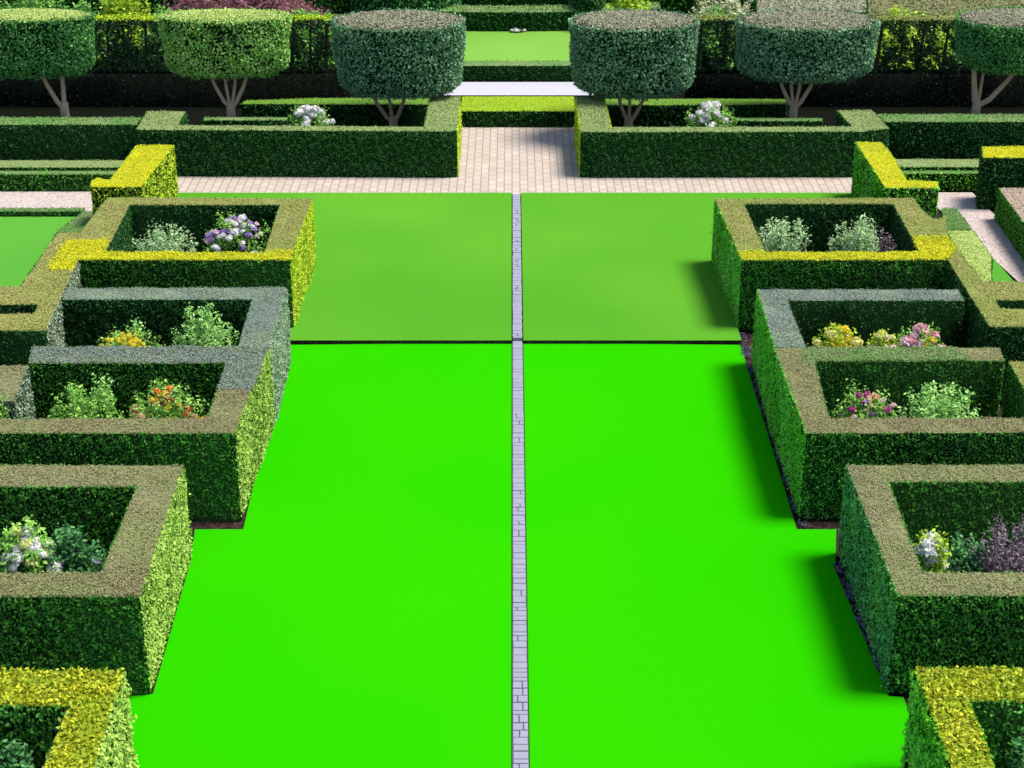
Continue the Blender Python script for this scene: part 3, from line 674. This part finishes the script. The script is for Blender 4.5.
shrub('herb_bush', 'light green spreading bush right of the magenta flowers', *(5.51, 19.7, 0.53, 1.25), 'mint', n=4800, spiky=.13, size=.055)
shrub('herb_bush', 'upright yellow-green sprig at the left of the magenta flowers', *(4.38, 19.8, 0.13, 1.26), 'herb', n=900, spiky=.18)
shrub('rose_bush', 'cluster of large white blooms in the near right bed', *(4.56, 16.0, 0.19, 1.24), 'yellow_bush', 'flowers', n=2200, size=.06, flowers=(('white',13,.09),))
shrub('leafy_shrub', 'dark green leafy plant between the white blooms and the purple bush', *(4.98, 16.2, 0.25, 1.05), 'deep_leaf', n=2500, size=.06)
shrub('lavender_plant', 'tall wispy purple-grey bush in the near right bed', *(5.45, 16.1, 0.45, 1.23), 'lavender_leaf', n=4500, size=.05, spiky=.16, tip='purple_tips')
shrub('leafy_shrub', 'green leaves inside the golden hedge at the bottom right', *(4.8, 12.9, 0.22, 0.83), 'deep_leaf', n=2200, size=.06)
# white roses beyond the long hedges
shrub('rose_bush', 'white rose bush behind the left long hedge', *(-4.1, 34.3, 0.51, 0.92), 'herb', 'flowers', n=2200, size=.06, flowers=(('white',22,.10),))
shrub('rose_bush', 'white rose bush behind the right long hedge', *(4.12, 34.3, 0.47, 0.99), 'herb', 'flowers', n=2200, size=.06, flowers=(('white',18,.10),))
shrub('rose_bush', 'tiny white flowers at the foot of the far curved hedge', *(0.12, 45.15, 0.25, 0.08), 'green_bush', 'flowers', n=60, size=.04, ry=.15, flowers=(('white',6,.05),))

# low violet and green edging plants in the soil strip along the right-hand hedges
leafmat('violet_leaf', (.03,.03,.05), (.10,.08,.17), (.30,.26,.48), (.03,.09,.04), .2)
L = Leaves()
for (x1, y1, x2, y2), n in (((3.53, 24.57, 3.58, 18.48), 5200), ((3.85, 17.57, 3.97, 14.94), 3600), ((4.13, 14.0, 4.1, 13.4), 500)):
    t = rng.uniform(0, 1, n); e = rng.uniform(-.02, .14, n)
    P_ = np.stack([x1+(x2-x1)*t+e, y1+(y2-y1)*t, rng.uniform(0, .07, n)], 1)
    k = np.sin(P_[:,1]*9)+np.sin(P_[:,1]*23+P_[:,0]*30)+rng.normal(0,.5,n) > .2
    L.add(P_[k], np.tile([-.3,-.2,1.], (k.sum(),1)), .028, 0, .7)
tag(L.build('edging_plants', ['violet_leaf']), 'low violet edging plants in the soil along the right hedges', 'ground cover', None, 'stuff')

# ------------------------------------------------------------------ background planting
def bush(name, label, x, Y, r, zt, leaf, n=5000, size=.10, ry=None, **k):
    return shrub(name, label, x, Y, r, zt, leaf, 'bush', n, size, ry=ry or min(r, 1.6), spiky=.05, **k)
bush('round_bush', 'small light green round bush above the left screen', *(-11.31, 40.6, 0.72, 1.85), 'green_bush')
bush('yellow_bush', 'bright yellow-green bush glowing behind the left screen', *(-9.64, 42.0, 0.59, 1.7), 'yellow_bush', n=4500)
bush('crimson_bush', 'broad crimson leaved dome behind the left screen', *(-6.63, 43.0, 2.15, 1.44), 'crimson', n=20000, size=.085)
bush('cream_bush', 'cream flowered pale bush behind the right screen', *(5.15, 40.6, 0.84, 1.82), 'cream_bush', n=6000)
bush('yellow_bush', 'yellow-green leafy bush right of the far clipped drum', *(2.97, 43.5, 0.56, 1.33), 'yellow_bush', n=4000)
for i, (a, b, t, Y, lf, lab) in enumerate([
        (-60, 30, 5, 43.5, 'green_bush', 'mid green bush seen through the far left of the screen'),
        (60, 110, 10, 41.5, 'green_bush', 'green bush left of the yellow-green one behind the screen'),
        (140, 200, 8, 42.8, 'green_bush', 'sunlit green bush behind the screen below the crimson dome'),
        (280, 350, 12, 43.0, 'green_bush', 'green bush behind the screen right of the crimson dome'),
        (690, 740, 16, 43.0, 'green_bush', 'sunlit green bush behind the near end of the right screen'),
        (860, 960, 14, 43.0, 'yellow_bush', 'sunlit lime bush behind the right screen between the trees'),
        (950, 1080, 16, 43.4, 'green_bush', 'mid green bush behind the far right of the screen')]):
    bush('leafy_bush', lab, *([(-13.51, 43.5, 1.15, 1.1), (-10.22, 40.5, 0.6, 1.63), (-8.14, 40.2, 0.71, 1.58), (-4.87, 40.2, 0.89, 1.48), (4.81, 40.0, 0.59, 1.6), (9.47, 40.2, 1.19, 1.53), (12.0, 40.3, 1.55, 1.51)][i]), lf, n=3500, size=.11)
def drum(label, x, Y, r, zt, leaf, top, ry):
    pts = [(x+r*math.cos(k*math.pi/14), Y+ry*math.sin(k*math.pi/14)) for k in range(28)]
    hedge('drum_hedge', label, [pts], zt, leaf, top, ls=.07, lt=.05, dens=450, tdens=900, group='far clipped drums')
drum('dark clipped drum hedge left of the far lawn', *(-2.92, 46.8, 1.52, 1.23), 'crown_dark', 'top_lime', 1.6)
drum('dark clipped drum hedge right of the far lawn', *(2.07, 46.4, 0.46, 1.15), 'dark_side', 'top_lime', 1.2)
c_ = []
for k in range(13):                       # far hedge bowed away in the middle
    t = k/12; c_.append((-4+8*t, 45.7-.45*math.sin(math.pi*t)))
hedge('curved_hedge', 'dark bowed hedge closing the far end of the lawn', [c_ + [(p[0], p[1]+.8) for p in c_[::-1]]], .52, 'dark_side', 'top_green', ls=.07, lt=.05, dens=500, tdens=900)
hedge('back_hedge', 'deep green tall hedge behind the bowed hedge', [[(-5,48.5), (5,48.5), (5,49.5), (-5,49.5)]], 2.0, 'dark_side', 'top_green', ls=.08, lt=.06, dens=300, tdens=500)
hedge('back_hedge', 'flat pale olive topped hedge far behind the right screen', [rev([(8.74, 41.68), (14.43, 41.68), (15.13, 43.89), (9.16, 43.89)])], 1.25, 'dark_side', 'top_tan', ls=.08, lt=.06, dens=250, tdens=900)
hedge('back_hedge', 'grey flat topped hedge behind the wide right tree', [rev([(5.96, 41.34), (8.61, 41.34), (9.0, 43.42), (6.23, 43.42)])], 1.4, 'dark_side', 'crown_top_grey', ls=.08, lt=.06, dens=250, tdens=900)
hedge('back_hedge', 'long dark green hedge across the far left background', [[(-22,46.5), (-3.6,46.5), (-3.6,48), (-22,48)]], 3.4, 'yew_side', 'top_green', ls=.10, lt=.08, dens=200, tdens=250)
hedge('back_hedge', 'long dark green hedge across the far right background', [[(3.4,47.3), (22,47.3), (22,48.6), (3.4,48.6)]], 2.6, 'yew_side', 'top_green', ls=.10, lt=.08, dens=200, tdens=250)
